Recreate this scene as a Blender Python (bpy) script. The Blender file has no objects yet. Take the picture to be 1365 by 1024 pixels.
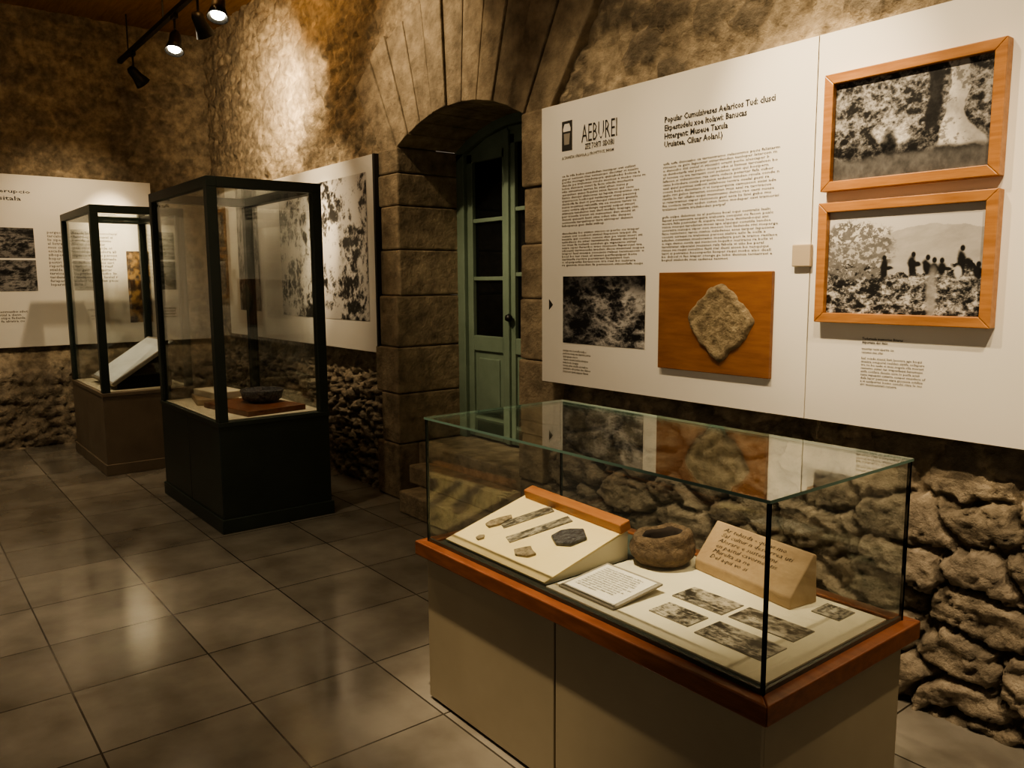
import bpy, bmesh, math, random
import numpy as np
from mathutils import Matrix, Vector
random.seed(7)
S=bpy.context.scene
try:S.view_settings.look='AgX - Medium High Contrast'
except Exception as ex:print('look',ex)
COL=S.collection
WO={}
# ---------------------------------------------------------------- noise
def hsh(ix,iz,s=0.0):
    n=np.sin(ix*127.1+iz*311.7+s*74.7)*43758.5453
    return n-np.floor(n)
def vnoise(x,z,s=0.0):
    ix=np.floor(x);iz=np.floor(z);fx=x-ix;fz=z-iz
    fx=fx*fx*(3-2*fx);fz=fz*fz*(3-2*fz)
    a=hsh(ix,iz,s);b=hsh(ix+1,iz,s);c=hsh(ix,iz+1,s);d=hsh(ix+1,iz+1,s)
    return a+(b-a)*fx+(c-a)*fz+(a-b-c+d)*fx*fz
def fbm(x,z,o=5,s=0.0,g=.55):
    r=0;a=.5;t=0
    for i in range(o):
        r=r+a*vnoise(x,z,s+i*3.1);t+=a;a*=g
        x,z=(x*.8-z*.6)*2.03+1.7,(x*.6+z*.8)*2.03+.9
    return r/t
def ridge(x,z,o=5,s=0.0,g=.6):
    r=0;a=.5;t=0
    for i in range(o):
        r=r+a*(1-np.abs(2*vnoise(x,z,s+i*3.1)-1));t+=a;a*=g
        x,z=(x*.8-z*.6)*2.1+1.7,(x*.6+z*.8)*2.1+.9
    return r/t
def vor(x,z,s=0.0):
    ix=np.floor(x);iz=np.floor(z)
    F1=np.full(x.shape,9.);F2=np.full(x.shape,9.);ID=np.zeros(x.shape);DX=np.zeros(x.shape);DZ=np.zeros(x.shape)
    for i in (-1,0,1):
        for j in (-1,0,1):
            cx=ix+i;cz=iz+j
            px=cx+.1+.8*hsh(cx,cz,s);pz=cz+.1+.8*hsh(cx,cz,s+9)
            d=np.hypot(px-x,pz-z);h=hsh(cx,cz,s+5)
            m=d<F1
            F2=np.where(m,F1,np.minimum(F2,d));ID=np.where(m,h,ID);DX=np.where(m,x-px,DX);DZ=np.where(m,z-pz,DZ);F1=np.where(m,d,F1)
    return F1,F2,ID,DX,DZ
def sst(a,b,x):
    t=np.clip((x-a)/(b-a),0,1);return t*t*(3-2*t)
# ---------------------------------------------------------------- materials
def mat(name,col,rough=.6,noise=None,bump=0,bscale=40,metal=0,spec=None,attr=False,col2=None,nscale=8,stretch=(1,1,1),detail=6):
    m=bpy.data.materials.new(name);m.use_nodes=True
    nt=m.node_tree;N=nt.nodes;Lk=nt.links;b=N['Principled BSDF']
    b.inputs['Base Color'].default_value=(*col,1);b.inputs['Roughness'].default_value=rough;b.inputs['Metallic'].default_value=metal
    if spec is not None:b.inputs['Specular IOR Level'].default_value=spec
    tc=N.new('ShaderNodeNewGeometry')
    mp=N.new('ShaderNodeMapping');mp.inputs['Scale'].default_value=stretch
    Lk.new(tc.outputs['Position'],mp.inputs['Vector'])
    if col2 is not None or attr:
        nz=N.new('ShaderNodeTexNoise');nz.inputs['Scale'].default_value=nscale;nz.inputs['Detail'].default_value=detail;nz.inputs['Roughness'].default_value=.6
        Lk.new(mp.outputs['Vector'],nz.inputs['Vector'])
        rp=N.new('ShaderNodeValToRGB');rp.color_ramp.elements[0].position=.32;rp.color_ramp.elements[1].position=.68
        Lk.new(nz.outputs['Fac'],rp.inputs['Fac'])
        if attr:
            at=N.new('ShaderNodeAttribute');at.attribute_name='Col'
            mx=N.new('ShaderNodeMix');mx.data_type='RGBA';mx.blend_type='MULTIPLY';mx.inputs[0].default_value=1 if noise is None else noise
            lo=.5
            rp.color_ramp.elements[0].color=(lo,lo*.98,lo*.95,1);rp.color_ramp.elements[1].color=(1.2,1.19,1.17,1)
            Lk.new(at.outputs['Color'],mx.inputs[6]);Lk.new(rp.outputs['Color'],mx.inputs[7]);Lk.new(mx.outputs[2],b.inputs['Base Color'])
        else:
            rp.color_ramp.elements[0].color=(*col,1);rp.color_ramp.elements[1].color=(*col2,1)
            Lk.new(rp.outputs['Color'],b.inputs['Base Color'])
    if bump:
        n2=N.new('ShaderNodeTexNoise');n2.inputs['Scale'].default_value=bscale;n2.inputs['Detail'].default_value=8;n2.inputs['Roughness'].default_value=.65
        Lk.new(mp.outputs['Vector'],n2.inputs['Vector'])
        bp=N.new('ShaderNodeBump');bp.inputs['Strength'].default_value=bump;bp.inputs['Distance'].default_value=.02
        Lk.new(n2.outputs['Fac'],bp.inputs['Height']);Lk.new(bp.outputs['Normal'],b.inputs['Normal'])
    return m
def glassmat(name,tint,ior=1.5):
    m=bpy.data.materials.new(name);m.use_nodes=True;nt=m.node_tree;N=nt.nodes
    N.remove(N['Principled BSDF']);out=N['Material Output']
    t=N.new('ShaderNodeBsdfTransparent');t.inputs[0].default_value=(*tint,1)
    g=N.new('ShaderNodeBsdfGlossy');g.inputs['Roughness'].default_value=.0;g.inputs[0].default_value=(.95,.97,.95,1)
    ge=N.new('ShaderNodeNewGeometry');mr=N.new('ShaderNodeMapRange');mr.inputs['To Min'].default_value=ior;mr.inputs['To Max'].default_value=1/ior
    nt.links.new(ge.outputs['Backfacing'],mr.inputs['Value'])
    fr=N.new('ShaderNodeFresnel');nt.links.new(mr.outputs[0],fr.inputs['IOR'])
    mx=N.new('ShaderNodeMixShader');nt.links.new(fr.outputs[0],mx.inputs[0]);nt.links.new(t.outputs[0],mx.inputs[1]);nt.links.new(g.outputs[0],mx.inputs[2])
    nt.links.new(mx.outputs[0],out.inputs[0]);return m
def emis(name,col,st):
    m=bpy.data.materials.new(name);m.use_nodes=True;b=m.node_tree.nodes['Principled BSDF']
    b.inputs['Base Color'].default_value=(*col,1);b.inputs['Emission Color'].default_value=(*col,1);b.inputs['Emission Strength'].default_value=st
    return m
M_rock=mat('rough_stone',(.3,.25,.18),.9,attr=True,bump=1.0,bscale=30,nscale=14)
M_dress=mat('dressed_stone',(.24,.18,.115),.9,attr=True,bump=1.0,bscale=16,nscale=9)
M_print=mat('photo_print',(.5,.5,.5),.35,attr=True,noise=0.0)
M_board=mat('white_board',(.80,.76,.665),.55,col2=(.83,.79,.70),nscale=2)
M_boardedge=mat('board_edge',(.30,.27,.22),.6)
M_ink=mat('dark_ink',(.03,.028,.025),.6)
M_inkgrey=mat('grey_ink',(.08,.07,.055),.6)
M_frame=mat('honey_wood',(.32,.135,.04),.38,col2=(.47,.22,.075),nscale=6,stretch=(1,6,10),bump=.05,bscale=60)
M_frame2=mat('plaque_wood',(.18,.07,.024),.45,col2=(.28,.12,.042),nscale=5,stretch=(1,4,7))
M_redwood=mat('red_brown_wood',(.13,.042,.017),.33,col2=(.22,.078,.032),nscale=5,stretch=(2,6,10),bump=.06,bscale=50)
M_lath=mat('orange_wood',(.30,.11,.04),.4,col2=(.40,.17,.065),nscale=8,stretch=(1,6,6))
M_beige=mat('beige_laminate',(.33,.275,.18),.5,col2=(.38,.32,.21),nscale=2.5)
M_gap=mat('dark_gap',(.02,.018,.015),.8)
M_liner=mat('dark_green_liner',(.035,.05,.04),.6)
M_cream=mat('cream_card',(.78,.63,.33),.7,col2=(.84,.70,.40),nscale=3)
M_cream2=mat('pale_card',(.68,.62,.47),.7,col2=(.74,.68,.52),nscale=3)
M_green=mat('dark_green_paint',(.018,.028,.021),.42,col2=(.026,.039,.030),nscale=4)
M_greenplinth=mat('green_paint_plinth',(.028,.042,.031),.5,col2=(.022,.032,.025),nscale=6)
M_brown=mat('brown_laminate',(.16,.125,.085),.5,col2=(.21,.17,.12),nscale=4)
M_door=mat('sage_green_paint',(.14,.19,.135),.5,col2=(.18,.24,.175),nscale=5,bump=.1,bscale=30)
M_doorglass=mat('dark_window_glass',(.006,.007,.008),.08)
M_glass=glassmat('clear_glass',(.965,.98,.97),1.5)
M_glasstop=glassmat('clear_glass_top',(.96,.98,.97),1.65)
M_glassthin=glassmat('clear_thin_glass',(.97,.98,.975),1.5)
M_gedge=mat('green_glass_edge',(.14,.23,.18),.2)
M_gedged=mat('dark_glass_edge',(.02,.035,.03),.25)
M_black=mat('black_metal',(.012,.012,.012),.45,metal=.3)
M_lens=emis('lit_lamp',(1,.86,.62),60)
M_ceil=mat('ceiling_planks',(.20,.10,.035),.8,col2=(.32,.17,.06),nscale=4,stretch=(1,8,1))
M_pot=mat('rough_clay',(.085,.055,.032),.9,col2=(.22,.15,.09),nscale=40,bump=1.0,bscale=60)
M_potin=mat('dark_clay',(.03,.018,.012),.9)
M_wedge=mat('tan_stone',(.31,.21,.12),.7,col2=(.40,.29,.175),nscale=9,bump=.15,bscale=60)
M_flake=mat('dark_flint',(.012,.012,.014),.25,col2=(.10,.10,.11),nscale=60,bump=.6,bscale=60)
M_frag=mat('bone_fragment',(.10,.075,.04),.7,col2=(.36,.29,.19),nscale=70,bump=.4,bscale=80)
M_relief=mat('lichen_stone',(.14,.105,.06),.9,col2=(.40,.32,.19),nscale=30,bump=.9,bscale=50)
M_box=mat('beige_plastic',(.46,.38,.27),.5)
# ---------------------------------------------------------------- builders
def setk(o,label=None,cat=None,kind=None,group=None):
    if label:o['label']=label
    if cat:o['category']=cat
    if kind:o['kind']=kind
    if group:o['group']=group
    return o
def mesh(name,verts,faces,mats,parent=None,smooth=False,cols=None,midx=None):
    V=np.array([tuple(v) for v in verts],dtype=float) if not isinstance(verts,np.ndarray) else verts
    if parent is not None:o=WO[parent]
    else:o=np.array([(V[:,0].min()+V[:,0].max())/2,(V[:,1].min()+V[:,1].max())/2,V[:,2].min()])
    V=V-o
    me=bpy.data.meshes.new(name);me.from_pydata(V.tolist(),[],[tuple(int(i) for i in f) for f in faces])
    if not isinstance(mats,(list,tuple)):mats=[mats]
    for m in mats:me.materials.append(m)
    if midx is not None:
        me.polygons.foreach_set('material_index',midx)
    if smooth:me.polygons.foreach_set('use_smooth',[True]*len(me.polygons))
    if cols is not None:
        a=me.color_attributes.new('Col','FLOAT_COLOR','POINT')
        c=np.ones((len(V),4));c[:,:3]=cols;a.data.foreach_set('color',c.ravel())
    me.update()
    ob=bpy.data.objects.new(name,me);COL.objects.link(ob)
    if parent is not None:ob.parent=parent
    else:ob.location=o
    WO[ob]=o
    return ob
def empty(name,loc,label,cat):
    e=bpy.data.objects.new(name,None);e.empty_display_size=.1;e.location=loc;COL.objects.link(e);WO[e]=np.array(loc,dtype=float)
    return setk(e,label,cat)
def addprism(V,Fc,poly,O,ex,ey,en,d0,d1,bev=0):
    O=np.array(O,float);ex=np.array(ex,float);ey=np.array(ey,float);en=np.array(en,float)
    bm=bmesh.new()
    lo=[bm.verts.new(tuple(O+ex*a+ey*b+en*d0)) for a,b in poly]
    hi=[bm.verts.new(tuple(O+ex*a+ey*b+en*d1)) for a,b in poly]
    bm.faces.new(lo[::-1]);bm.faces.new(hi)
    n=len(poly)
    for i in range(n):bm.faces.new((lo[i],lo[(i+1)%n],hi[(i+1)%n],hi[i]))
    if bev:bmesh.ops.bevel(bm,geom=list(bm.edges),offset=bev,segments=2,affect='EDGES',profile=.5)
    bmesh.ops.recalc_face_normals(bm,faces=bm.faces)
    bm.verts.ensure_lookup_table();bm.verts.index_update();b0=len(V)
    V.extend([tuple(v.co) for v in bm.verts]);Fc.extend([[v.index+b0 for v in f.verts] for f in bm.faces]);bm.free()
def addbox(V,Fc,x0,x1,y0,y1,z0,z1,bev=0):
    addprism(V,Fc,[(x0,y0),(x1,y0),(x1,y1),(x0,y1)],(0,0,0),(1,0,0),(0,1,0),(0,0,1),z0,z1,bev)
def box(name,x0,x1,y0,y1,z0,z1,m,parent=None,bev=.002):
    V=[];F=[];addbox(V,F,x0,x1,y0,y1,z0,z1,bev);return mesh(name,V,F,m,parent)
def boxes(name,L,m,parent=None,bev=.002):
    for b in L:box(name,*b,m,parent,bev)
def prism(name,poly,O,ex,ey,en,d0,d1,m,parent=None,bev=0):
    V=[];F=[];addprism(V,F,poly,O,ex,ey,en,d0,d1,bev);return mesh(name,V,F,m,parent)
def pane(name,x0,x1,y0,y1,z0,z1,parent,edge=None,g=None):
    V=[];F=[];addbox(V,F,x0,x1,y0,y1,z0,z1,0)
    VV=np.array(V)
    th=min(x1-x0,y1-y0,z1-z0);ax=[x1-x0,y1-y0,z1-z0].index(th)
    mi=[]
    for f in F:
        mi.append(0 if np.ptp(VV[f][:,ax])<1e-6 else 1)
    return mesh(name,V,F,[g or M_glass,edge or M_gedge],parent,midx=mi)
def lathe(prof,cx,cy,z0,n=40,fn=None,axis=None):
    V=[];F=[]
    for k,(r,z) in enumerate(prof):
        for i in range(n):
            a=2*math.pi*i/n;rr=r;zz=z
            if fn:rr,zz=fn(r,z,a)
            V.append((cx+rr*math.cos(a),cy+rr*math.sin(a),z0+zz))
    for k in range(len(prof)-1):
        for i in range(n):
            F.append((k*n+i,k*n+(i+1)%n,(k+1)*n+(i+1)%n,(k+1)*n+i))
    return V,F
def textverts(s,size=1,bold=0,line=1.0,shear=0):
    c=bpy.data.curves.new('t','FONT');c.body=s;c.size=size;c.offset=bold;c.space_line=line;c.resolution_u=1;c.shear=shear
    o=bpy.data.objects.new('t',c);COL.objects.link(o)
    dg=bpy.context.evaluated_depsgraph_get();me=bpy.data.meshes.new_from_object(o.evaluated_get(dg))
    V=np.array([tuple(v.co) for v in me.vertices]) if len(me.vertices) else np.zeros((0,3));F=[tuple(p.vertices) for p in me.polygons]
    bpy.data.objects.remove(o);bpy.data.curves.remove(c);bpy.data.meshes.remove(me)
    return V,F
def text(name,s,O,ex,ey,w,h,m,parent,bold=0,line=1.0,lift=.0015,shear=0):
    V,F=textverts(s,1,bold,line,shear)
    V[:,0]-=V[:,0].min();V[:,1]-=V[:,1].max();V[:,0]*=w/V[:,0].max();V[:,1]*=h/-V[:,1].min()
    O=np.array(O,float);ex=np.array(ex,float);ey=np.array(ey,float);n=np.cross(ex,ey)
    P=O+V[:,:1]*ex+V[:,1:2]*ey+n*lift
    return mesh(name,P,F,m,parent)
SYL=['mus','tra','con','lo','ri','de','la','es','cu','tar','pe','al','bo','vi','den','ca','sti','nu','el','mo','ra','ge','lis','fa','ten','qui','o','a','per','si']
def words(nch,nl):
    out=[]
    for l in range(nl):
        s=''
        while len(s)<nch:
            s+=''.join(random.choice(SYL) for _ in range(random.choice((1,2,2,3,3,4))))+' '
        s=s[:nch].rstrip();s=s+'e'*(nch-len(s));out.append(s)
    return out
def para(nch,nl,gaps=()):
    w=words(nch,nl)
    for g in gaps:w[g]=w[g][:int(nch*.6)]
    return '\n'.join(w)
def gridprint(name,O,ex,ey,w,h,nx,ny,fn,m,parent,lift=.001,th=0):
    s,t=np.meshgrid(np.linspace(0,1,nx),np.linspace(0,1,ny))
    s=s.ravel();t=t.ravel();c=fn(s,t)
    if c.ndim==1:c=np.stack([c,c*.95,c*.86],1)
    O=np.array(O,float);ex=np.array(ex,float);ey=np.array(ey,float);n=np.cross(ex,ey)
    P=O+np.outer(s*w,ex)+np.outer(t*h,ey)+n*lift
    i=np.arange((nx-1)*(ny-1));r=i//(nx-1);q=i%(nx-1);a=r*nx+q
    F=np.stack([a,a+1,a+nx+1,a+nx],1)
    return mesh(name,P,F.tolist(),m,parent,cols=np.clip(c,0,1))
EX=np.array([1,0,0.]);EY=np.array([0,1,0.]);EZ=np.array([0,0,1.])
# ---------------------------------------------------------------- walls
WY=2.93
AX,AZC,AR=-4.215,1.185,1.445
def rockwall(u,z,seed,left):
    wx=u+.16*(fbm(u*3,z*3,3,seed)-.5)+.10*(fbm(u*11,z*11,4,seed+2,.65)-.5)
    wz=z+.12*(fbm(u*3+9,z*3,3,seed+1)-.5)+.09*(fbm(u*11,z*11+5,4,seed+3,.65)-.5)
    F1,F2,ID,DX,DZ=vor(wx*3.2,wz*6.4,seed);e=F2-F1
    G1,G2,IG,EX_,EZ_=vor(wx*9,wz*12,seed+3);g=G2-G1
    H1,H2,IH,HX,HZ=vor(wx*4.6,wz*7.2,seed+8);hh=H2-H1
    b1=sst(0.0,.20,e)*(.60+.40*ID+.5*DX*(hsh(ID*97,ID*13)-.5)+.6*DZ*(hsh(ID*57,ID*31)-.3))
    b2=sst(0.0,.22,g)*(.5+.6*IG)*(1-.35*G1)
    lowL=1-sst(.72,1.02,z+.15*(fbm(u*2,z,2,seed)-.5))
    sm=left
    stone=b1*(1-sm)+b2*sm
    ed=e*(1-sm)+g*sm
    fine=fbm(u*9,z*15,7,seed+5,.62)-.5
    pit=sst(.60,.72,fbm(u*17,z*24,4,seed+15,.6))
    big=fbm(u*1.3,z*1.3,3,seed+7)-.5
    low=.04*sst(1.0,.5,z)+.070*stone+.06*fine-.014*pit
    fu=fbm(u*11,z*12,7,seed+25,.74)-.5
    hs=(IH>.45)*sst(.08,.16,hh)
    up=.05*big+(.09-.045*hs)*fu-.012*pit*(1-hs)+.016*hs
    d=low*lowL+up*(1-lowL)
    n=fbm(u*2.2,z*2.2,4,seed+11);n2=fbm(u*14,z*14,5,seed+13,.7)
    plaster=np.stack([.46+.10*n,.37+.085*n,.245+.06*n],1)*(.55+.8*n2)[:,None]
    dark=np.stack([.17+.12*IH,.14+.10*IH,.105+.06*IH],1)*(.5+.9*n2)[:,None]
    kk=(hs*(.85-.45*left))[:,None]
    upc=plaster*(1-kk)+dark*kk
    idc=(ID*(1-sm)+IG*sm)
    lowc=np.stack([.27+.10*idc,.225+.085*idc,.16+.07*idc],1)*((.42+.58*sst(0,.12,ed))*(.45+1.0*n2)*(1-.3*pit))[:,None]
    c=lowc*lowL[:,None]+upc*(1-lowL)[:,None]
    return d,c
def gridfaces(nx,nz,keep=None):
    i=np.arange((nx-1)*(nz-1));r=i//(nx-1);q=i%(nx-1);a=r*nx+q
    F=np.stack([a,a+1,a+nx+1,a+nx],1)
    return F if keep is None else F[keep(F)]
xs=np.concatenate([np.arange(-9.3,-5,.022),np.arange(-5,-2,.018),np.arange(-2,-.6,.009),np.arange(-.6,1.61,.05)])
zs=np.concatenate([np.arange(0,1.1,.010),np.arange(1.1,4.13,.020)])
X,Z=np.meshgrid(xs,zs);X=X.ravel();Z=Z.ravel()
left=1-sst(-5.0,-3.6,X)
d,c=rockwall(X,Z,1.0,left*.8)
near=np.maximum(0,1-np.abs(X-AX)/1.05);flat=sst(0,.25,near)
d=d*(1-.6*flat)
d=np.where((Z>1.0)&(Z<2.5),np.minimum(d,.065),d)
P=np.stack([X,WY-d,Z],1)
Pc=P.copy()
def keep(F):
    cx=Pc[F][:,:,0].mean(1);cz=Pc[F][:,:,2].mean(1)
    hole=(cx>-4.96)&(cx<-3.47)&(np.hypot(cx-AX,cz-AZC)<AR+.06)|((cx>-4.96)&(cx<-3.47)&(cz<2.3))
    return ~hole
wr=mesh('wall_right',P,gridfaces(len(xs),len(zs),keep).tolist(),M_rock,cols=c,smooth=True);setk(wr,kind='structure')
BX=-8.95
ys=np.concatenate([np.arange(-3,0,.06),np.arange(0,3.0,.025)]);zb=np.arange(0,4.13,.026)
Yb,Zb=np.meshgrid(ys,zb);Yb=Yb.ravel();Zb=Zb.ravel()
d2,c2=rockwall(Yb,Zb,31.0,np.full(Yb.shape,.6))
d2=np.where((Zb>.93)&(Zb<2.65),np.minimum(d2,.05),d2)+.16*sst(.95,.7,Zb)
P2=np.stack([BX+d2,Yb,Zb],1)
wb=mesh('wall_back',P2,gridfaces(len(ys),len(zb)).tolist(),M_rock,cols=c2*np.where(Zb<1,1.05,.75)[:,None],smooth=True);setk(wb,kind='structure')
# floor
mf=bpy.data.materials.new('floor_tiles');mf.use_nodes=True;nt=mf.node_tree;N=nt.nodes;b=N['Principled BSDF'];L=nt.links
g=N.new('ShaderNodeNewGeometry');mp=N.new('ShaderNodeMapping');mp.inputs['Location'].default_value=(2.80,-.46,0);L.new(g.outputs['Position'],mp.inputs['Vector'])
br=N.new('ShaderNodeTexBrick');br.offset=0;br.squash=1;br.inputs['Scale'].default_value=1;br.inputs['Brick Width'].default_value=.51;br.inputs['Row Height'].default_value=.51
br.inputs['Mortar Size'].default_value=.004;br.inputs['Mortar Smooth'].default_value=.2;br.inputs['Color1'].default_value=(.19,.175,.148,1);br.inputs['Color2'].default_value=(.28,.26,.222,1);br.inputs['Mortar'].default_value=(.05,.044,.036,1)
L.new(mp.outputs['Vector'],br.inputs['Vector'])
nz=N.new('ShaderNodeTexNoise');nz.inputs['Scale'].default_value=3.5;nz.inputs['Detail'].default_value=8;L.new(g.outputs['Position'],nz.inputs['Vector'])
rp=N.new('ShaderNodeValToRGB');rp.color_ramp.elements[0].position=.3;rp.color_ramp.elements[1].position=.7;rp.color_ramp.elements[0].color=(.62,.60,.57,1);rp.color_ramp.elements[1].color=(1.1,1.1,1.08,1);L.new(nz.outputs['Fac'],rp.inputs['Fac'])
mx=N.new('ShaderNodeMix');mx.data_type='RGBA';mx.blend_type='MULTIPLY';mx.inputs[0].default_value=1;L.new(br.outputs['Color'],mx.inputs[6]);L.new(rp.outputs['Color'],mx.inputs[7]);L.new(mx.outputs[2],b.inputs['Base Color'])
rr=N.new('ShaderNodeMapRange');rr.inputs['To Min'].default_value=.05;rr.inputs['To Max'].default_value=.26;L.new(nz.outputs['Fac'],rr.inputs['Value']);L.new(rr.outputs[0],b.inputs['Roughness'])
b.inputs['Specular IOR Level'].default_value=.9
n3=N.new('ShaderNodeTexNoise');n3.inputs['Scale'].default_value=9;n3.inputs['Detail'].default_value=3;L.new(g.outputs['Position'],n3.inputs['Vector'])
ad=N.new('ShaderNodeMath');ad.operation='MULTIPLY_ADD';ad.inputs[1].default_value=-1.5;L.new(br.outputs['Fac'],ad.inputs[0]);L.new(n3.outputs['Fac'],ad.inputs[2])
bp=N.new('ShaderNodeBump');bp.inputs['Strength'].default_value=.10;bp.inputs['Distance'].default_value=.01;L.new(ad.outputs[0],bp.inputs['Height']);L.new(bp.outputs['Normal'],b.inputs['Normal'])
fl=box('floor',-9.3,1.6,-3,3.6,-.1,0,mf,bev=0);setk(fl,kind='structure')
ce=box('ceiling',-9.3,1.6,-3,3.6,4.1,4.2,M_ceil,bev=0);setk(ce,kind='structure')
# arch + quoins
V=[];F=[];CC=[]
def blockcol():
    k=random.uniform(.78,1.08);n=len(V)-len(CC);CC.extend([(.39*k,.315*k,.21*k)]*n)
nv=9;a0=math.radians(28.3)
for k in range(nv):
    t0=-a0+2*a0*k/nv+.003;t1=-a0+2*a0*(k+1)/nv-.003
    ro=AR+random.uniform(.70,.86)
    q=[(AX+math.sin(t)*r,AZC+math.cos(t)*r) for t,r in ((t0,AR),((t0+t1)/2,AR),(t1,AR),(t1,ro),(t0,ro))]
    addprism(V,F,q,(0,0,0),EX,EZ,-EY,-3.42,-(2.875+random.uniform(-.008,.008)),.006);blockcol()
for sgn in (-1,1):
    t0=sgn*(a0+.005);t1=sgn*(a0+.13-.003)
    r0=AR;r1=AR+random.uniform(.62,.74)
    q=[(AX+math.sin(t)*r,AZC+math.cos(t)*r) for t,r in ((t0,r0),(t1,r0+.05),(t1,r1),(t0,r1))]
    if sgn<0:q=q[::-1]
    addprism(V,F,q,(0,0,0),EX,EZ,-EY,-3.2,-(2.875+random.uniform(-.01,.01)),.01);blockcol()
def quoins(xin,sgn,widths):
    z=0
    for w,hh in widths:
        x0,x1=sorted((xin,xin+sgn*w))
        addbox(V,F,x0+random.uniform(-.006,.006),x1,2.865+random.uniform(-.015,.012)-(0.035 if z<1.35 else 0),3.42,z+.002,z+hh-.002,.012);blockcol()
        z+=hh
quoins(-4.885,-1,[(.30,.40),(.24,.36),(.31,.33),(.25,.36),(.30,.32),(.24,.30),(.30,.22),(.26,.17)])
quoins(-3.535,1,[(.28,.42),(.22,.34),(.30,.35),(.24,.34),(.29,.30),(.23,.31),(.28,.40)])
tr=mesh('trim_1',V,F,M_dress,cols=CC);setk(tr,kind='structure')
V=[];F=[];CC=[]
for b_ in [(-4.62,-3.25,2.66,2.98,0,.15),(-4.88,-3.54,2.98,3.55,0,.40),(-4.75,-3.54,2.82,2.98,.15,.28)]:addbox(V,F,*b_,bev=.012);blockcol()
st=mesh('trim_2',V,F,M_dress,cols=CC);setk(st,kind='structure')
# ---------------------------------------------------------------- door
DY=3.38
dr=box('door_1',-4.93,-3.47,DY+.10,DY+.13,.35,2.75,M_gap,bev=0);setk(dr,kind='structure')
V=[];F=[]
addbox(V,F,-4.90,-4.80,DY-.03,DY+.07,.40,2.45,.006);addbox(V,F,-3.84,-3.52,DY-.03,DY+.07,.40,2.45,.006)
ns=14
for i in range(ns):
    xa=-4.90+1.38*i/ns;xb=-4.90+1.38*(i+1)/ns
    f=lambda x,R:AZC+math.sqrt(R*R-(x-AX)**2)
    addprism(V,F,[(xa,f(xa,AR-.06)),(xb,f(xb,AR-.06)),(xb,f(xb,AR+.04)),(xa,f(xa,AR+.04))],(0,0,0),EX,EZ,-EY,-(DY+.07),-(DY-.03),0)
fr=mesh('door_frame',V,F,M_door,dr)
def leaf(x0,x1):
    Rt=AR-.063
    f=lambda x:AZC+math.sqrt(Rt*Rt-(x-AX)**2)
    V=[];F=[];s=.065
    zt=min(f(x0),f(x1))
    addbox(V,F,x0,x0+s,DY,DY+.05,.42,zt,.005);addbox(V,F,x1-s,x1,DY,DY+.05,.42,zt,.005)
    addprism(V,F,[(x0,zt-.06),(x1,zt-.06),(x1,f(x1)),((x0+x1)/2,f((x0+x1)/2)),(x0,f(x0))],(0,0,0),EX,EZ,-EY,-(DY+.05),-DY,0)
    addbox(V,F,x0+s,x1-s,DY,DY+.05,.42,.56,.005);addbox(V,F,x0+s,x1-s,DY,DY+.05,1.05,1.16,.005)
    addbox(V,F,x0+s,x1-s,DY+.018,DY+.04,.56,1.05,.0)
    addbox(V,F,x0+s+.05,x1-s-.05,DY+.006,DY+.03,.61,1.0,.008)
    hgt=(zt-.06-1.16)/3
    for k in (1,2):addbox(V,F,x0+s,x1-s,DY+.005,DY+.045,1.16+hgt*k-.014,1.16+hgt*k+.014,.004)
    o=mesh('door_leaf',V,F,M_door,dr)
    box('window_pane',x0+s,x1-s,DY+.028,DY+.034,1.16,zt-.05,M_doorglass,o,0)
    return o
leaf(-4.80,-4.325);l2=leaf(-4.315,-3.84)
V=[];F=[];addbox(V,F,-4.345,-4.295,DY-.02,DY+.005,.42,2.54,.006);mesh('door_molding',V,F,M_door,dr)
V,F=lathe([(0,0),(.02,.0),(.028,.015),(.02,.035),(0,.04)],0,0,0,16);V=[(-4.275+a,DY-.02-c_,1.3+b_) for a,b_,c_ in V];mesh('door_knob',V,F,M_black,dr,True)
# ---------------------------------------------------------------- boards
def photo_rocks(seed,lo=.02,hi=.62,sx=6,sy=5,con=3.2,bias=.5):
    def f(s,t):
        n=fbm(s*sx,t*sy,5,seed,.6)*.4+ridge(s*sx*1.5,t*sy*2.2,6,seed+4,.72)*.6
        v=np.clip((n-bias)*con*1.5+.18,0,1);return lo+(hi-lo)*v**1.6*(.35+.9*fbm(s*3,t*2,2,seed+9))
    return f
PY=2.8275
def board(name,x0,x1,z0,z1,y,label,th=.015,cat='display panel'):
    e=empty(name,((x0+x1)/2,y+th/2,z0),label,cat)
    box('board',x0,x1,y,y+th,z0,z1,[M_board],e,.001)
    bt=[(x0+.12,x0+.17,y+th,WY+.03,z0+.1,z1-.1),(x1-.17,x1-.12,y+th,WY+.03,z0+.1,z1-.1)]
    boxes('mounting_batten',bt,M_boardedge,e,.0);return e
p1=board('information_panel',-3.322,-1.735,1.005,2.445,PY,'large white information panel with title, text columns and pictures')
text('title_text','Popular Cumulsiveses Aelaricos Tud: clusci\nEkpestudelu xoe Itolawi: Banucas\nHttergent: Museue Taxula\nUruiatea, Ciluar Aolanl.)',(-2.475,PY,2.270),EX,EZ,.565,.142,M_ink,p1,.026,1.0)
text('body_text',para(44,17,(16,)),(-3.16,PY,2.085),EX,EZ,.575,.265,M_inkgrey,p1,.010)
text('body_text',para(44,12),(-3.16,PY,1.795),EX,EZ,.575,.175,M_inkgrey,p1,.010)
text('body_text',para(58,14,(13,)),(-2.48,PY,2.070),EX,EZ,.60,.215,M_inkgrey,p1,.010)
text('body_text',para(58,14,(13,)),(-2.48,PY,1.835),EX,EZ,.60,.205,M_inkgrey,p1,.010)
text('logo_text','AEBUREI',(-3.015,PY,2.315),EX,EZ,.245,.085,M_ink,p1,-.005)
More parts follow.
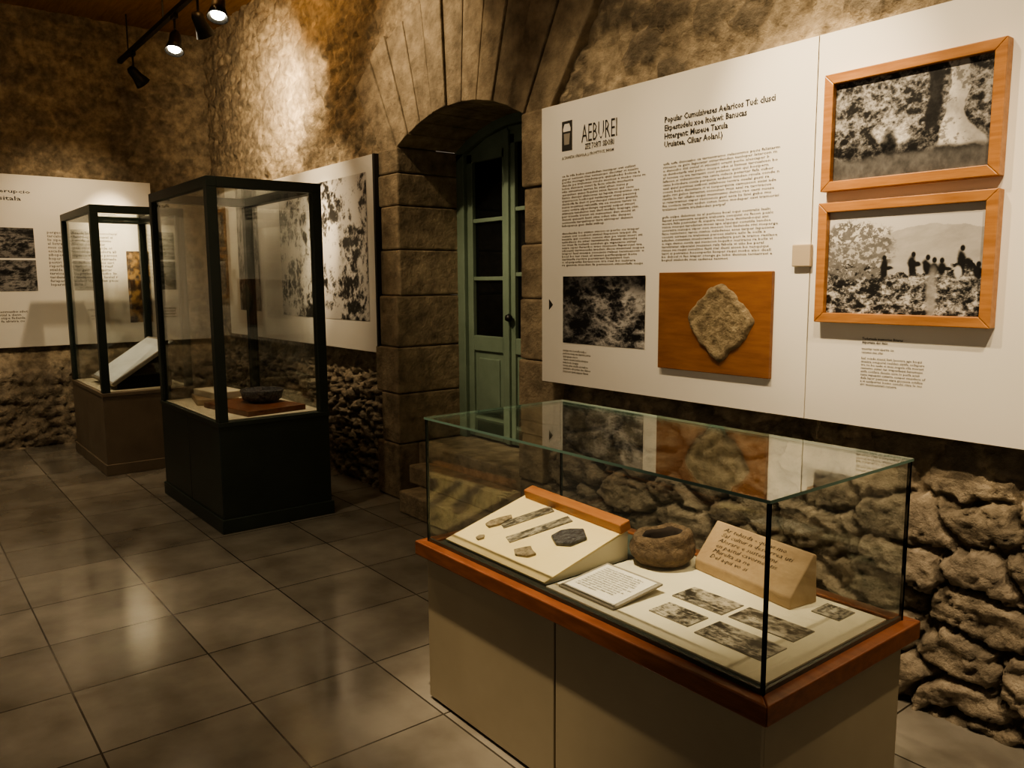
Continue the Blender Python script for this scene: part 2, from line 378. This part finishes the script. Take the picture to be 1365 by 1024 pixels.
text('logo_text','ZEZ TORTI  SIDOIRI',(-2.99,PY,2.222),EX,EZ,.20,.028,M_ink,p1,.015)
text('logo_text','A TAWITA / FRIVOLA, J. PROVITOUS, IHIOM',(-3.16,PY,2.178),EX,EZ,.37,.020,M_inkgrey,p1,.012)
box('logo_emblem',-3.16,-3.085,PY-.002,PY,2.205,2.352,M_ink,p1,0)
prism('logo_emblem_figure',[(-3.150,2.30),(-3.095,2.30),(-3.095,2.315),(-3.105,2.338),(-3.140,2.338),(-3.150,2.315)],(0,0,0),EX,EZ,-EY,-PY+.002,-PY+.003,M_board,p1)
prism('logo_emblem_figure',[(-3.142,2.235),(-3.105,2.235),(-3.100,2.29),(-3.145,2.29)],(0,0,0),EX,EZ,-EY,-PY+.002,-PY+.003,M_boardedge,p1)
prism('arrow_mark',[(-3.262,1.45),(-3.262,1.395),(-3.232,1.422)],(0,0,0),EX,EZ,-EY,-PY,-PY+.002,M_ink,p1)
text('caption_text',para(30,8,(2,4)),(-3.15,PY,1.19),EX,EZ,.21,.125,M_inkgrey,p1,.006)
gridprint('landscape_photo',(-3.15,PY,1.225),EX,EZ,.575,.345,240,150,lambda s,t:photo_rocks(3,.008,.55,4,3,3.2,.53)(s,t)*(1-.75*sst(.62,.85,t+.2*(fbm(s*5,t*5,3,2.)-.5))),M_print,p1,.002)
p2=board('information_panel',-1.731,.25,1.005,2.445,PY,'large white display panel carrying two wood-framed photographs')
text('caption_text','Tudurieala memories Bitaras\nAlpurtate doi Itaio',(-1.51,PY,1.337),EX,EZ,.15,.026,M_ink,p2,.016)
text('caption_text',para(30,2,(1,)),(-1.51,PY,1.30),EX,EZ,.12,.022,M_inkgrey,p2,.006)
text('caption_text',para(40,9,(8,)),(-1.51,PY,1.265),EX,EZ,.235,.105,M_inkgrey,p2,.008)
# wood plaque with stone
e=empty('wooden_plaque',(-2.18,PY,1.148),'reddish wooden plaque holding an irregular lichen-coloured stone','plaque')
box('plaque_board',-2.475,-1.885,PY-.022,PY-.001,1.148,1.582,M_frame2,e,.003)
cx,cz=-2.13,1.372;V=[];F=[];rings=18;n=72
dia=[(0,.170),(.4,.145),(.8,.132),(1.2,.140),(1.57,.165),(2.2,.138),(2.9,.160),(3.14,.170),(3.7,.138),(4.2,.140),(4.71,.172),(5.2,.138),(5.7,.140),(6.29,.170)]
V.append((cx,PY-.0355,cz))
for r in range(1,rings+1):
    for i in range(n):
        a=2*math.pi*i/n
        R=np.interp(a,[q[0] for q in dia],[q[1] for q in dia])*(1+.025*math.sin(7*a)+.015*math.sin(13*a+1)+.012*math.sin(23*a))
        f=r/rings;x=cx+math.cos(a)*R*f;z=cz+math.sin(a)*R*f
        hgt=.014+.007*math.exp(-((f-.86)/.07)**2) if r<rings else 0
        hgt+=(.012*(float(fbm(np.array([x*40]),np.array([z*40]),4,3.)[0])-.5) if r<rings else 0)
        V.append((x,PY-.0215-hgt,z))
for i in range(n):F.append((0,1+(i+1)%n,1+i))
for r in range(rings-1):
    for i in range(n):F.append((1+r*n+i,1+r*n+(i+1)%n,1+(r+1)*n+(i+1)%n,1+(r+1)*n+i))
mesh('stone_relief',V,F,M_relief,e,True)
# frames
def ell(s,t,cx,cy,rx,ry,soft=.25):
    return 1-sst(1-soft,1+soft,np.hypot((s-cx)/rx,(t-cy)/ry))
def photoA(s,t):
    ws=s+.05*(fbm(s*7,t*7,4,3.)-.5);wt=t+.08*(fbm(s*7,t*7,4,4.)-.5)
    n=ridge(s*13,t*10,6,5.,.8);fi=fbm(s*26,t*20,5,8.,.75)
    v=.012+.36*np.clip((n*.5+fi*.5-.52)*4.5+.14,0,1)**1.5
    v*=(.35+.65*sst(.15,.55,wt))
    dk=sst(.600,.62,ws)*(1-sst(.68,.71,ws))*sst(.36,.42,wt);v=v*(1-.95*dk)+.010*dk
    xc=.775+.05*(1-t)+.02*np.sin(t*9)
    hw=.060+.11*sst(.55,.15,t)
    trk=(1-sst(.85,1.05,np.abs(ws-xc)/hw))*sst(.20,.27,wt)
    tone=.22+.40*fbm(s*9,t*5,5,2.,.7)*(1.3-.9*np.clip((ws-xc)/hw,-1,1)*.6)
    tone=tone*(1-.6*sst(.6,.68,fbm(s*12,t*9,5,22.,.7)))
    v=v*(1-trk)+tone*trk
    r2=ell(ws,wt,.42,.50,.08,.11,.4);r2b=ell(ws,wt,.33,.44,.05,.09,.4);r2c=ell(ws,wt,.46,.38,.07,.06,.4);m=np.maximum(np.maximum(r2,r2b),r2c)
    v=v*(1-m)+(.02+.60*np.clip((n*.5+fi*.5-.40)*3.5,0,1))*m
    r3=ell(ws,wt,.385,.32,.05,.16,.3);v=v*(1-.85*r3)
    g=(1-sst(.16,.24,wt));v=v*(1-g)+g*(.02+.14*fbm(s*20,t*9,5,12.,.7))
    return v
def photoB(s,t):
    ws=s+.03*(fbm(s*12,t*12,4,3.)-.5);wt=t+.05*(fbm(s*10,t*10,4,4.)-.5)
    n=ridge(s*12,t*13,6,15.,.8)*.55+fbm(s*30,t*26,5,18.,.75)*.45
    sky=.54+.08*fbm(s*2,t*3,3,1.)
    ridge_=.70+.13*ell(s,t*0+.5,.72,.5,.28,1,.9)+.05*(fbm(s*10,t*0,4,3.)-.5)
    mt=.30+.20*fbm(s*7-t*5,t*9,5,4.,.7)
    v=np.where(t>ridge_,sky,mt)
    land=.44+.06*np.sin(s*9)+.16*(fbm(s*12,t*0+2,5,6.)-.5)
    g=.012+.55*np.clip((n-.55)*5+.24,0,1)**1.5
    v=np.where(t<land,g,v)
    tr=sst(.45,.6,ell(ws,wt,.20,.62,.26,.30,.9)+.35*(fbm(s*16,t*16,4,9.)-.5))*(fbm(s*34,t*30,4,19.,.8)>.46)
    v=v*(1-tr)+tr*(.03+.20*n)
    for (x,y,h_) in ((.39,.47,.13),(.575,.50,.12),(.665,.48,.10),(.705,.46,.09),(.75,.46,.08),(.865,.53,.15),(.96,.42,.08)):
        bd=ell(ws,wt,x,y-h_*.35,.026,h_*.75,.3);hd=ell(s,t,x+.004,y+h_*.5,.014,.028,.25);m=np.maximum(bd,hd)
        ar=ell(ws,wt,x+.03,y-.03,.028,.020,.3);m=np.maximum(m,ar)
        v=v*(1-m)+.012*m
    wh=ell(ws,wt,.845,.40,.022,.055,.3);v=v*(1-wh)+.5*wh
    pl=ell(ws,wt,.70,.20,.03,.22,.4);v=v*(1-pl)+(.05+.42*n)*pl
    return v
def picture(x0,x1,z0,z1,fn,label,tilt=0):
    e=empty('framed_photograph',((x0+x1)/2,PY,z0),label,'framed picture');w=.036;y0=PY-.045
    V=[];F=[]
    q=[(x0,z0),(x1,z0),(x1,z1),(x0,z1)];iq=[(x0+w,z0+w),(x1-w,z0+w),(x1-w,z1-w),(x0+w,z1-w)]
    for i in range(4):
        j=(i+1)%4
        addprism(V,F,[q[i],q[j],iq[j],iq[i]],(0,0,0),EX,EZ,-EY,-PY+.001,-y0,.003)
    mesh('picture_frame',V,F,M_frame,e)
    box('backing',x0+.01,x1-.01,PY-.02,PY-.002,z0+.01,z1-.01,M_ink,e,0)
    gridprint('photo_print',(x0+w-.002,PY-.021,z0+w-.002),EX,EZ,x1-x0-2*w+.004,z1-z0-2*w+.004,320,220,fn,M_print,e)
    return e
picture(-1.678,-1.070,1.868,2.285,photoA,'honey-wood framed black and white photograph of pale rocks in woodland')
picture(-1.682,-1.066,1.388,1.828,photoB,'honey-wood framed black and white photograph of people among rocks')
e=box('wall_box',-1.800,-1.722,PY-.022,PY-.001,1.597,1.682,M_box,bev=.004);setk(e,'small square beige plastic box fixed on the white panel','wall box')
QY=2.835
e=empty('poster_board',(-6.6,QY,1.035),'white poster board with large mottled black and white prints','poster')
box('board',-8.25,-5.172,QY,QY+.03,1.035,2.445,M_board,e,.002)
box('board_edge',-5.172,-5.145,QY-.006,QY+.04,1.035,2.445,M_ink,e,.002)
boxes('mounting_batten',[(-8.0,-7.95,QY+.03,WY+.03,1.2,2.3),(-5.4,-5.35,QY+.03,WY+.03,1.2,2.3)],M_boardedge,e,0)
def blot(seed):
    def f(s,t):
        n=fbm(s*6,t*4,7,seed,.68)*.55+ridge(s*18,t*11,6,seed+3,.78)*.45
        return .02+.62*sst(.49,.60,n)
    return f
gridprint('mottled_print',(-6.88,QY,1.26),EX,EZ,1.60,1.07,260,180,blot(41),M_print,e,.002)
gridprint('mottled_print',(-7.94,QY,1.28),EX,EZ,.55,1.05,80,120,lambda s,t:blot(47)(s,t)*.5,M_print,e,.002)
bx=-8.86
e=empty('information_panel',(bx-.01,1.0,.95),'long white information board with small photographs and text','display panel')
box('board',bx-.02,bx,-1.2,2.29,.95,2.56,M_board,e,.002)
boxes('mounting_batten',[(BX-.02,bx-.02,-.5,-.45,1.1,2.4),(BX-.02,bx-.02,2.0,2.05,1.1,2.4)],M_boardedge,e,0)
gridprint('landscape_photo',(bx,.70,1.79),EY,EZ,.52,.28,80,50,photo_rocks(21,.01,.35),M_print,e,.002)
gridprint('landscape_photo',(bx,.70,1.48),EY,EZ,.52,.29,80,50,photo_rocks(23,.01,.30),M_print,e,.002)
def brownpic(s,t):
    n=fbm(s*5,t*14,6,33.);v=sst(.35,.7,n);return np.stack([.05+.45*v,.03+.28*v,.02+.10*v],1)
gridprint('brown_photo',(bx,2.02,1.15),EY,EZ,.22,.72,30,80,brownpic,M_print,e,.002)
text('body_text',para(34,15,(14,)),(bx,1.33,2.05),EY,EZ,.62,.53,M_inkgrey,e,.006)
text('title_text','Bitaras erupcio',(bx,.72,2.42),EY,EZ,.50,.04,M_ink,e,.012)
text('title_text','Antre sitala',(bx,.72,2.36),EY,EZ,.42,.04,M_ink,e,.012)
text('caption_text',para(24,4),(bx,.72,1.30),EY,EZ,.40,.11,M_inkgrey,e,.006)
# ---------------------------------------------------------------- vitrine (low glass case)
x0,x1,y0,y1,zt,zb_=-2.418,-.997,1.507,2.162,1.067,.609
o=.034
vit=empty('display_case',((x0+x1)/2,(y0+y1)/2,0),'low glass museum display case with beige cabinet and red-brown wooden rim','display case')
box('base_cabinet',x0+.012,x1-.012,y0+.012,y1,.02,zb_-.05,M_gap,vit,0)
xm=-1.712
box('cabinet_door',x0,xm-.004,y0-.002,y0+.012,.012,zb_-.05,M_beige,vit,.002)
box('cabinet_door',xm+.004,x1,y0-.002,y0+.012,.012,zb_-.05,M_beige,vit,.002)
box('side_panel',x1-.012,x1,y0+.012,y1,.012,zb_-.05,M_beige,vit,.002)
box('side_panel',x0,x0+.012,y0+.012,y1,.012,zb_-.05,M_beige,vit,.002)
box('plinth',x0+.03,x1-.03,y0+.03,y1-.02,0,.02,M_gap,vit,0)
V=[];F=[];q=[(x0-o,y0-o),(x1+o,y0-o),(x1+o,y1+o),(x0-o,y1+o)];iq=[(x0+.012,y0+.012),(x1-.012,y0+.012),(x1-.012,y1-.012),(x0+.012,y1-.012)]
for i in range(4):
    j=(i+1)%4;addprism(V,F,[q[i],q[j],iq[j],iq[i]],(0,0,0),EX,EY,EZ,zb_-.052,zb_,.004)
mesh('wooden_rim',V,F,M_redwood,vit)
box('case_floor',x0+.010,x1-.010,y0+.010,y1-.010,zb_-.03,zb_-.008,M_liner,vit,0)
g=.008
pane('glass_pane',x0,x1,y0,y0+g,zb_-.003,zt-g,vit,M_gedged);pane('glass_pane',x0,x1,y1-g,y1,zb_-.003,zt-g,vit,M_gedged)
pane('glass_pane',x0,x0+g,y0+g,y1-g,zb_-.003,zt-g,vit,M_gedged);pane('glass_pane',x1-g,x1,y0+g,y1-g,zb_-.003,zt-g,vit,M_gedged)
pane('glass_top',x0-.003,x1+.003,y0-.003,y1+.003,zt-g,zt,vit,M_gedge,M_glasstop)
bz=zb_-.008
boxes('glass_corner_seal',[(x0,x0+.008,y0,y0+.008,zb_,zt-g),(x1-.008,x1,y0,y0+.008,zb_,zt-g),(x1-.008,x1,y1-.008,y1,zb_,zt-g),(x0,x0+.008,y1-.008,y1,zb_,zt-g)],M_gedged,vit,0)
boxes('glass_base_seal',[(x0+.008,x1-.008,y0+.001,y0+.009,zb_-.002,zb_+.012),(x1-.009,x1-.001,y0+.008,y1-.008,zb_-.002,zb_+.012)],M_gedged,vit,0)
sl=math.atan2(.10,.38);ey=np.array([0,math.cos(sl),math.sin(sl)]);en=np.array([0,-math.sin(sl),math.cos(sl)])
O1=np.array([-2.385,1.565,bz+.012])
cb=prism('mounting_board',[(0,0),(.555,0),(.555,.40),(0,.40)],O1,EX,ey,en,-.006,0,M_cream,None,.001);setk(cb,'slanted cream mounting board carrying small finds','mounting board')
prism('board_support',[(1.575,bz),(1.945,bz),(1.945,bz+.1),(1.575,bz+.006)],(0,0,0),EY,EZ,EX,-2.380,-1.835,M_cream2,cb)
fb=box('backing_card',-1.815,-1.03,1.56,2.135,bz,bz+.006,M_cream2,bev=.001);setk(fb,'flat pale card lining the glass case floor','backing card')
T2=bz+.006
def onb(a,b_,c_=0):return O1+EX*a+ey*b_+en*c_
la=prism('wooden_lath',[(.02,.372),(.565,.345),(.567,.392),(.02,.42)],O1,EX,ey,en,0,.035,M_lath,None,.004);setk(la,'orange-brown wooden lath lying along the cream board','lath')
def flat(name,pts,m,base,e1,e2,n_,h,label,cat,bev=.003):
    ob=prism(name,pts,base,e1,e2,n_,0,h,m,None,bev);return setk(ob,label,cat)
flat('stone_fragment',[(.17,.06),(.19,.055),(.20,.075),(.185,.09),(.168,.08)],M_frag,O1-EX*.06,EX,ey,en,.008,'tiny brown stone fragment on the cream board','stone fragment',.002)
def rotpoly(pts,a,c):
    ca,sa=math.cos(a),math.sin(a);return [(c[0]+x*ca-y*sa,c[1]+x*sa+y*ca) for x,y in pts]
def strip(name,c,a,w,h,seed,label,cat='photo strip'):
    ca,sa=math.cos(a),math.sin(a)
    e1=EX*ca+ey*sa;e2=-EX*sa+ey*ca
    OO=onb(*c)-e1*w/2-e2*h/2
    ob=prism(name,[(0,0),(w,0),(w,h),(0,h)],OO,e1,e2,en,.0,.003,M_boardedge,None,0);setk(ob,label,cat)
    gridprint('photo_print',OO+en*.003,e1,e2,w,h,80,32,lambda s,t:np.stack([photo_rocks(seed,.05,.45,8,3)(s,t)*k for k in (1,.9,.7)],1),M_print,ob,.0006)
strip('photo_strip',(.16,.265),math.radians(68),.20,.05,51,'narrow mottled photo strip pinned to the cream board')
flat('bone_fragment',rotpoly([(-.05,-.02),(.0,-.028),(.045,-.01),(.05,.012),(.01,.02),(-.03,.024),(-.055,.01)],1.2,(.09,.19)),M_frag,O1,EX,ey,en,.010,'mottled pale bone fragment on the cream board','bone fragment',.003)
strip('photo_strip',(.275,.225),math.radians(68),.24,.048,53,'longer grey photo strip pinned to the cream board')
flat('flint_flake',rotpoly([(-.065,-.0),(-.03,-.05),(.025,-.055),(.07,-.01),(.04,.05),(-.005,.04),(-.04,.04)],.5,(.42,.235)),M_flake,O1,EX,ey,en,.014,'glossy black flint flake with chipped edges','flint flake',.005)
flat('stone_fragment',rotpoly([(-.045,-.005),(-.02,-.03),(.03,-.025),(.05,.0),(.02,.012),(.0,.035),(-.02,.01)],.2,(.355,.09)),M_frag,O1,EX,ey,en,.010,'small forked ochre stone fragment on the cream board','stone fragment',.003)
a=math.atan2(.02,.2);e2=np.array([0,math.cos(a),math.sin(a)]);e3=np.array([0,-math.sin(a),math.cos(a)]);OC=np.array([-1.785,1.585,T2+.004])
cd=prism('text_card',[(0,0),(.235,0),(.235,.215),(0,.215)],OC,EX,e2,e3,-.003,.004,M_boardedge,None,.001);setk(cd,'small grey-rimmed text card propped on the pale lining','text card')
prism('card_face',[(.012,.012),(.223,.012),(.223,.203),(.012,.203)],OC,EX,e2,e3,.004,.0055,M_board,cd)
text('card_text',para(34,12,(11,)),OC+EX*.03+e2*.185,EX,e2,.175,.145,M_inkgrey,cd,.006,1,.0065)
boxes('card_prop',[(-1.70,-1.62,1.78,1.785,T2,T2+.018)],M_boardedge,cd,0)
def flatphoto(xa,xb,ya,yb,seed,label):
    ob=box('photo_card',xa,xb,ya,yb,T2,T2+.003,M_boardedge,bev=0);setk(ob,label,'photograph')
    ob['group']='small photographs on the case lining'
    gridprint('photo_print',(xa,ya,T2+.003),EX,EY,xb-xa,yb-ya,100,60,lambda s,t:np.stack([photo_rocks(seed,.03,.50,4,3)(s,t)*k for k in (1,.91,.74)],1),M_print,ob,.0006)
flatphoto(-1.515,-1.335,1.80,1.905,61,'small sepia photograph of rocky ground on the lining')
flatphoto(-1.485,-1.345,1.665,1.755,62,'smallest sepia landscape photograph on the lining')
flatphoto(-1.315,-1.11,1.805,1.905,63,'small dark landscape photograph beside the tan wedge')
flatphoto(-1.31,-1.10,1.65,1.76,64,'wide sepia photograph of stones near the front glass')
flatphoto(-1.19,-1.105,2.02,2.105,65,'small grey photograph card in the case corner')
prof=[(.0,0),(.06,0),(.085,.008),(.106,.03),(.112,.05),(.108,.068),(.100,.078),(.102,.088),(.094,.102),(.080,.108),(.066,.100),(.062,.085),(.066,.06),(.06,.03),(.0,.02)]
def pf(r,z,a):
    n=float(fbm(np.array([math.cos(a)*3+z*40+9]),np.array([math.sin(a)*3+z*25]),4,2.)[0])-.5
    return r*(1+.13*n),z*(1+.12*math.sin(a+1)*(z>.05)+.10*n*(z>.05))
V,F=lathe(prof,-1.735,2.005,T2,56,pf)
pot=mesh('clay_pot',V,F,[M_pot,M_potin],None,True,midx=[1 if k//56>=10 else 0 for k in range(len(F))]);setk(pot,'squat rough brown clay pot with thick irregular rim','pot')
wa=math.radians(-8);we1=np.array([math.cos(wa),math.sin(wa),0]);we2=np.array([-math.sin(wa),math.cos(wa),0]);OW=np.array([-1.62,2.035,T2])
wg=prism('inscribed_block',[(0,0),(.115,0),(.108,.145),(.095,.15),(0,.035)],OW,we2,EZ,we1,0,.39,M_wedge,None,.004);setk(wg,'tan wedge-shaped stone block with faint handwritten inscription','inscribed block')
sf=np.array([.095,.115]);sf/=np.linalg.norm(sf);es=we2*sf[0]+EZ*sf[1]
text('inscription','Ar telusda - quovi mo\nSal cultur n desterrea uti\nAlorare e sustent mi\nen pastul cavorne atis\nMurelta sa ne\nDel aqui vo si',OW+EZ*.035+es*.135+we1*.05,we1,es,.29,.115,M_gap,wg,-.006,1,.0015,.3)
# ---------------------------------------------------------------- tall cases
def tallcase(x0,x1,y0,y1,T,Mz,mb,mpl,label,doors=True):
    e=empty('display_case',((x0+x1)/2,(y0+y1)/2,0),label,'display case');p=.06
    box('base_cabinet',x0+.01,x1-.01,y0+.01,y1-.01,.08,Mz-.03,M_gap,e,0)
    xm=(x0+x1)/2
    box('cabinet_door',x0+.004,xm-.003,y0,y0+.012,.09,Mz-.03,mb,e,.002);box('cabinet_door',xm+.003,x1-.004,y0,y0+.012,.09,Mz-.03,mb,e,.002)
    box('side_panel',x1-.012,x1,y0+.004,y1-.004,.09,Mz-.03,mb,e,.002);box('side_panel',x0,x0+.012,y0+.004,y1-.004,.09,Mz-.03,mb,e,.002)
    box('back_panel',x0+.004,x1-.004,y1-.012,y1,.09,Mz-.03,mb,e,.002)
    box('plinth',x0-.012,x1+.012,y0-.012,y1+.012,0,.09,mpl,e,.004)
    box('cabinet_top',x0-.005,x1+.005,y0-.005,y1+.005,Mz-.03,Mz,mb,e,.003)
    box('case_floor',x0+p,x1-p,y0+.02,y1-.02,Mz,Mz+.004,M_cream2,e,0)
    for (a_,b_) in ((x0,y0),(x1-p,y0),(x0,y1-p),(x1-p,y1-p)):
        box('corner_post',a_,a_+p,b_,b_+p,Mz,T-.06,M_green,e,.003)
    boxes('top_rail',[(x0,x1,y0,y0+p,T-.06,T),(x0,x1,y1-p,y1,T-.06,T),(x0,x0+p,y0+p,y1-p,T-.06,T),(x1-p,x1,y0+p,y1-p,T-.06,T)],M_green,e,.002)
    k=.02
    pane('glass_pane',x0+p,x1-p,y0+k,y0+k+.006,Mz,T-.06,e,g=M_glassthin);pane('glass_pane',x0+p,x1-p,y1-k-.006,y1-k,Mz,T-.06,e,g=M_glassthin)
    pane('glass_pane',x0+k,x0+k+.006,y0+p,y1-p,Mz,T-.06,e,g=M_glassthin);pane('glass_pane',x1-k-.006,x1-k,y0+p,y1-p,Mz,T-.06,e,g=M_glassthin)
    pane('glass_top',x0+p,x1-p,y0+p,y1-p,T-.03,T-.024,e,g=M_glassthin)
    return e
tallcase(-6.1525,-4.887,1.574,2.298,2.174,.698,M_green,M_greenplinth,'tall dark green framed glass display case on cupboard base')
tallcase(-8.27,-7.011,1.355,2.06,2.16,.673,M_brown,M_brown,'tall dark framed glass display case with brown base')
Z2=.702
def bookblock(name,cx,cy,z,w,d_,h,a,m,label,cat,bev=.004,top=None):
    e1=np.array([math.cos(a),math.sin(a),0]);e2_=np.array([-math.sin(a),math.cos(a),0])
    ob=prism(name,[(-w/2,-d_/2),(w/2,-d_/2),(w/2,d_/2),(-w/2,d_/2)],(cx,cy,z),e1,e2_,EZ,0,h,m,None,bev);return setk(ob,label,cat)
bookblock('wooden_tray',-5.30,1.95,Z2,.60,.42,.035,.15,M_redwood,'flat reddish wooden board under the dark dish','wooden board')
V,F=lathe([(0,0),(.09,0),(.13,.02),(.145,.08),(.138,.085),(.13,.08),(.12,.03),(0,.02)],-5.36,2.03,Z2+.035,36);d_=mesh('dark_dish',V,F,M_flake,None,True);setk(d_,'round dark dish standing on a wooden board','dish')
bookblock('book',-5.83,1.86,Z2,.40,.28,.04,-.2,M_wedge,'thick tan book lying flat in the tall case','book')
bookblock('book',-5.80,1.88,Z2+.04,.36,.22,.045,.1,M_cream2,'pale book lying on top of the tan one','book')
a=math.atan2(.33,.50);e2=np.array([0,math.cos(a),math.sin(a)]);e3=np.array([0,-math.sin(a),math.cos(a)]);OL=np.array([-7.93,1.45,.73])
lc=prism('slanted_display_board',[(0,0),(.80,0),(.80,.60),(0,.60)],OL,EX,e2,e3,-.03,0,M_boardedge,None,.003);setk(lc,'slanted pale board with printed map inside the brown case','slanted board')
gridprint('map_print',OL+EX*.02+e2*.02,EX,e2,.76,.56,60,40,lambda s,t:np.stack([(.55+.25*fbm(s*6,t*5,5,71.))*k for k in (.93,1.0,1.0)],1),M_print,lc,.002)
for xx in (-7.88,-7.20):prism('board_support',[(1.50,.677),(1.93,.677),(1.93,1.02),(1.50,.737)],(0,0,0),EY,EZ,EX,xx,xx+.03,M_black,lc)
# ---------------------------------------------------------------- track lights
RY,RZ=2.10,3.74
tk=empty('lighting_track',(-6.9,RY,RZ),'black ceiling lighting track hanging on rods','lighting track')
box('track_rail',-9.0,-3.2,RY-.02,RY+.02,RZ-.02,RZ+.02,M_black,tk,.003)
boxes('hanging_rod',[(x-.006,x+.006,RY-.006,RY+.006,RZ+.02,4.1) for x in (-8.6,-7.4,-6.2,-5.0,-3.8)],M_black,tk,0)
def spot(x,dirv,lit,label):
    e=empty('spotlight',(x,RY,RZ-.02),label,'spotlight')
    box('track_adapter',x-.05,x+.05,RY-.018,RY+.018,RZ-.055,RZ-.02,M_black,e,.004)
    box('arm',x-.008,x+.008,RY-.008,RY+.008,RZ-.20,RZ-.05,M_black,e,.002)
    D=Vector(dirv).normalized();c0=Vector((x,RY,RZ-.20))
    q=D.to_track_quat('Z','Y').to_matrix()
    V,F=lathe([(0,-.05),(.03,-.05),(.045,-.02),(.05,.05),(.075,.13),(.072,.13),(.045,.06),(0,.055)],0,0,0,28)
    V=[tuple(c0+q@Vector(v)) for v in V];mesh('lamp_head',V,F,M_black,e,True)
    V,F=lathe([(0,.075),(.03,.078),(.050,.095),(.045,.115),(.02,.13),(0,.133)],0,0,0,24)
    V=[tuple(c0+q@Vector(v)) for v in V];mesh('bulb',V,F,M_lens if lit else M_doorglass,e,True)
spot(-7.09,(.3,-.2,-.9),True,'lit black track spotlight with glowing bulb')
spot(-6.03,(.3,-.2,-.9),True,'lit black track spotlight hanging near the ceiling')
spot(-6.49,(-.3,.5,-.8),False,'unlit black track spotlight turned towards the wall')
spot(-8.45,(-.2,.6,-.6),False,'unlit black track spotlight at the end of the track')
# ---------------------------------------------------------------- lights
WARM=(1,.79,.53)
K=4.0
def sl_(pos,tgt,w,ang,blend=.8,rad=.03,col=WARM):
    l=bpy.data.lights.new('spot_light','SPOT');l.energy=w*K;l.spot_size=math.radians(ang);l.spot_blend=blend;l.shadow_soft_size=rad;l.color=col
    ob=bpy.data.objects.new('spot_light',l);COL.objects.link(ob);ob.location=pos
    ob.rotation_euler=(Vector(tgt)-Vector(pos)).to_track_quat('-Z','Y').to_euler();return ob
sl_((-1.9,1.25,3.7),(-1.8,2.83,1.85),46,58,1)
sl_((-1.75,1.3,3.7),(-1.74,2.83,2.1),100,30,1)
sl_((-3.1,1.35,3.7),(-2.95,2.83,1.75),28,52,1)
sl_((-.7,1.2,3.7),(-.9,2.83,1.35),48,60,1)
sl_((-2.1,1.0,3.7),(-1.98,1.85,.6),180,32)
sl_((-6.03,1.9,3.45),(-6.0,2.85,1.85),45,50,1)
sl_((-5.6,1.9,3.3),(-6.05,2.85,1.85),95,24,1)
sl_((-7.3,1.7,3.45),(-8.9,1.5,1.8),34,60,1)
sl_((-7.6,1.9,3.3),(-8.9,1.9,2.0),120,24,1)
sl_((-6.5,2.25,3.2),(-7.0,2.93,3.1),32,120,1)
sl_((-5.8,2.3,3.5),(-6.5,2.93,3.0),20,60,1)
sl_((-4.7,1.6,3.7),(-4.6,2.9,2.9),30,70,1)
sl_((-2.2,1.8,3.8),(-2.2,2.9,3.0),10,90,1)
sl_((-4.0,1.2,3.4),(-4.3,3.38,1.3),55,36,1)  # fill spot added to brighten the door recess, no lamp modelled
sl_((-.3,1.7,3.4),(-.9,2.8,.5),55,60,1)
sl_((-5.4,1.9,3.7),(-5.4,1.95,.7),30,30)
sl_((-7.6,1.6,3.7),(-7.6,1.7,.8),50,34)
sl_((-4.4,1.0,3.7),(-4.0,1.0,0),34,90,1)
sl_((-3.2,.3,3.7),(-3.6,.5,0),22,70,1)
sl_((-6.6,.6,3.7),(-7.6,1.0,.1),44,75,1)
pl=bpy.data.lights.new('ceiling_glow','POINT');pl.energy=26;pl.color=(1,.6,.25);pl.shadow_soft_size=.05;po=bpy.data.objects.new('ceiling_glow',pl);po.location=(-6.2,2.1,3.85);COL.objects.link(po)  # bare point light added to stand in for lamp spill on the ceiling
w=bpy.data.worlds.new('World');S.world=w;w.use_nodes=True;w.node_tree.nodes['Background'].inputs[0].default_value=(1,.84,.65,1);w.node_tree.nodes['Background'].inputs[1].default_value=.18
# ---------------------------------------------------------------- camera
yaw,pitch,roll=.9035,.1283,-.0062
Fh=np.array([-math.sin(yaw),math.cos(yaw),0]);R=np.array([math.cos(yaw),math.sin(yaw),0])
Fw=math.cos(pitch)*Fh-math.sin(pitch)*EZ;U=math.sin(pitch)*Fh+math.cos(pitch)*EZ
R2=math.cos(roll)*R+math.sin(roll)*U;U2=-math.sin(roll)*R+math.cos(roll)*U
cd_=bpy.data.cameras.new('Camera');cd_.sensor_width=36;cd_.lens=1067.9/1365*36;cam=bpy.data.objects.new('Camera',cd_);COL.objects.link(cam)
m=Matrix(((R2[0],U2[0],-Fw[0],0),(R2[1],U2[1],-Fw[1],0),(R2[2],U2[2],-Fw[2],1.55),(0,0,0,1)));cam.matrix_world=m
S.camera=cam
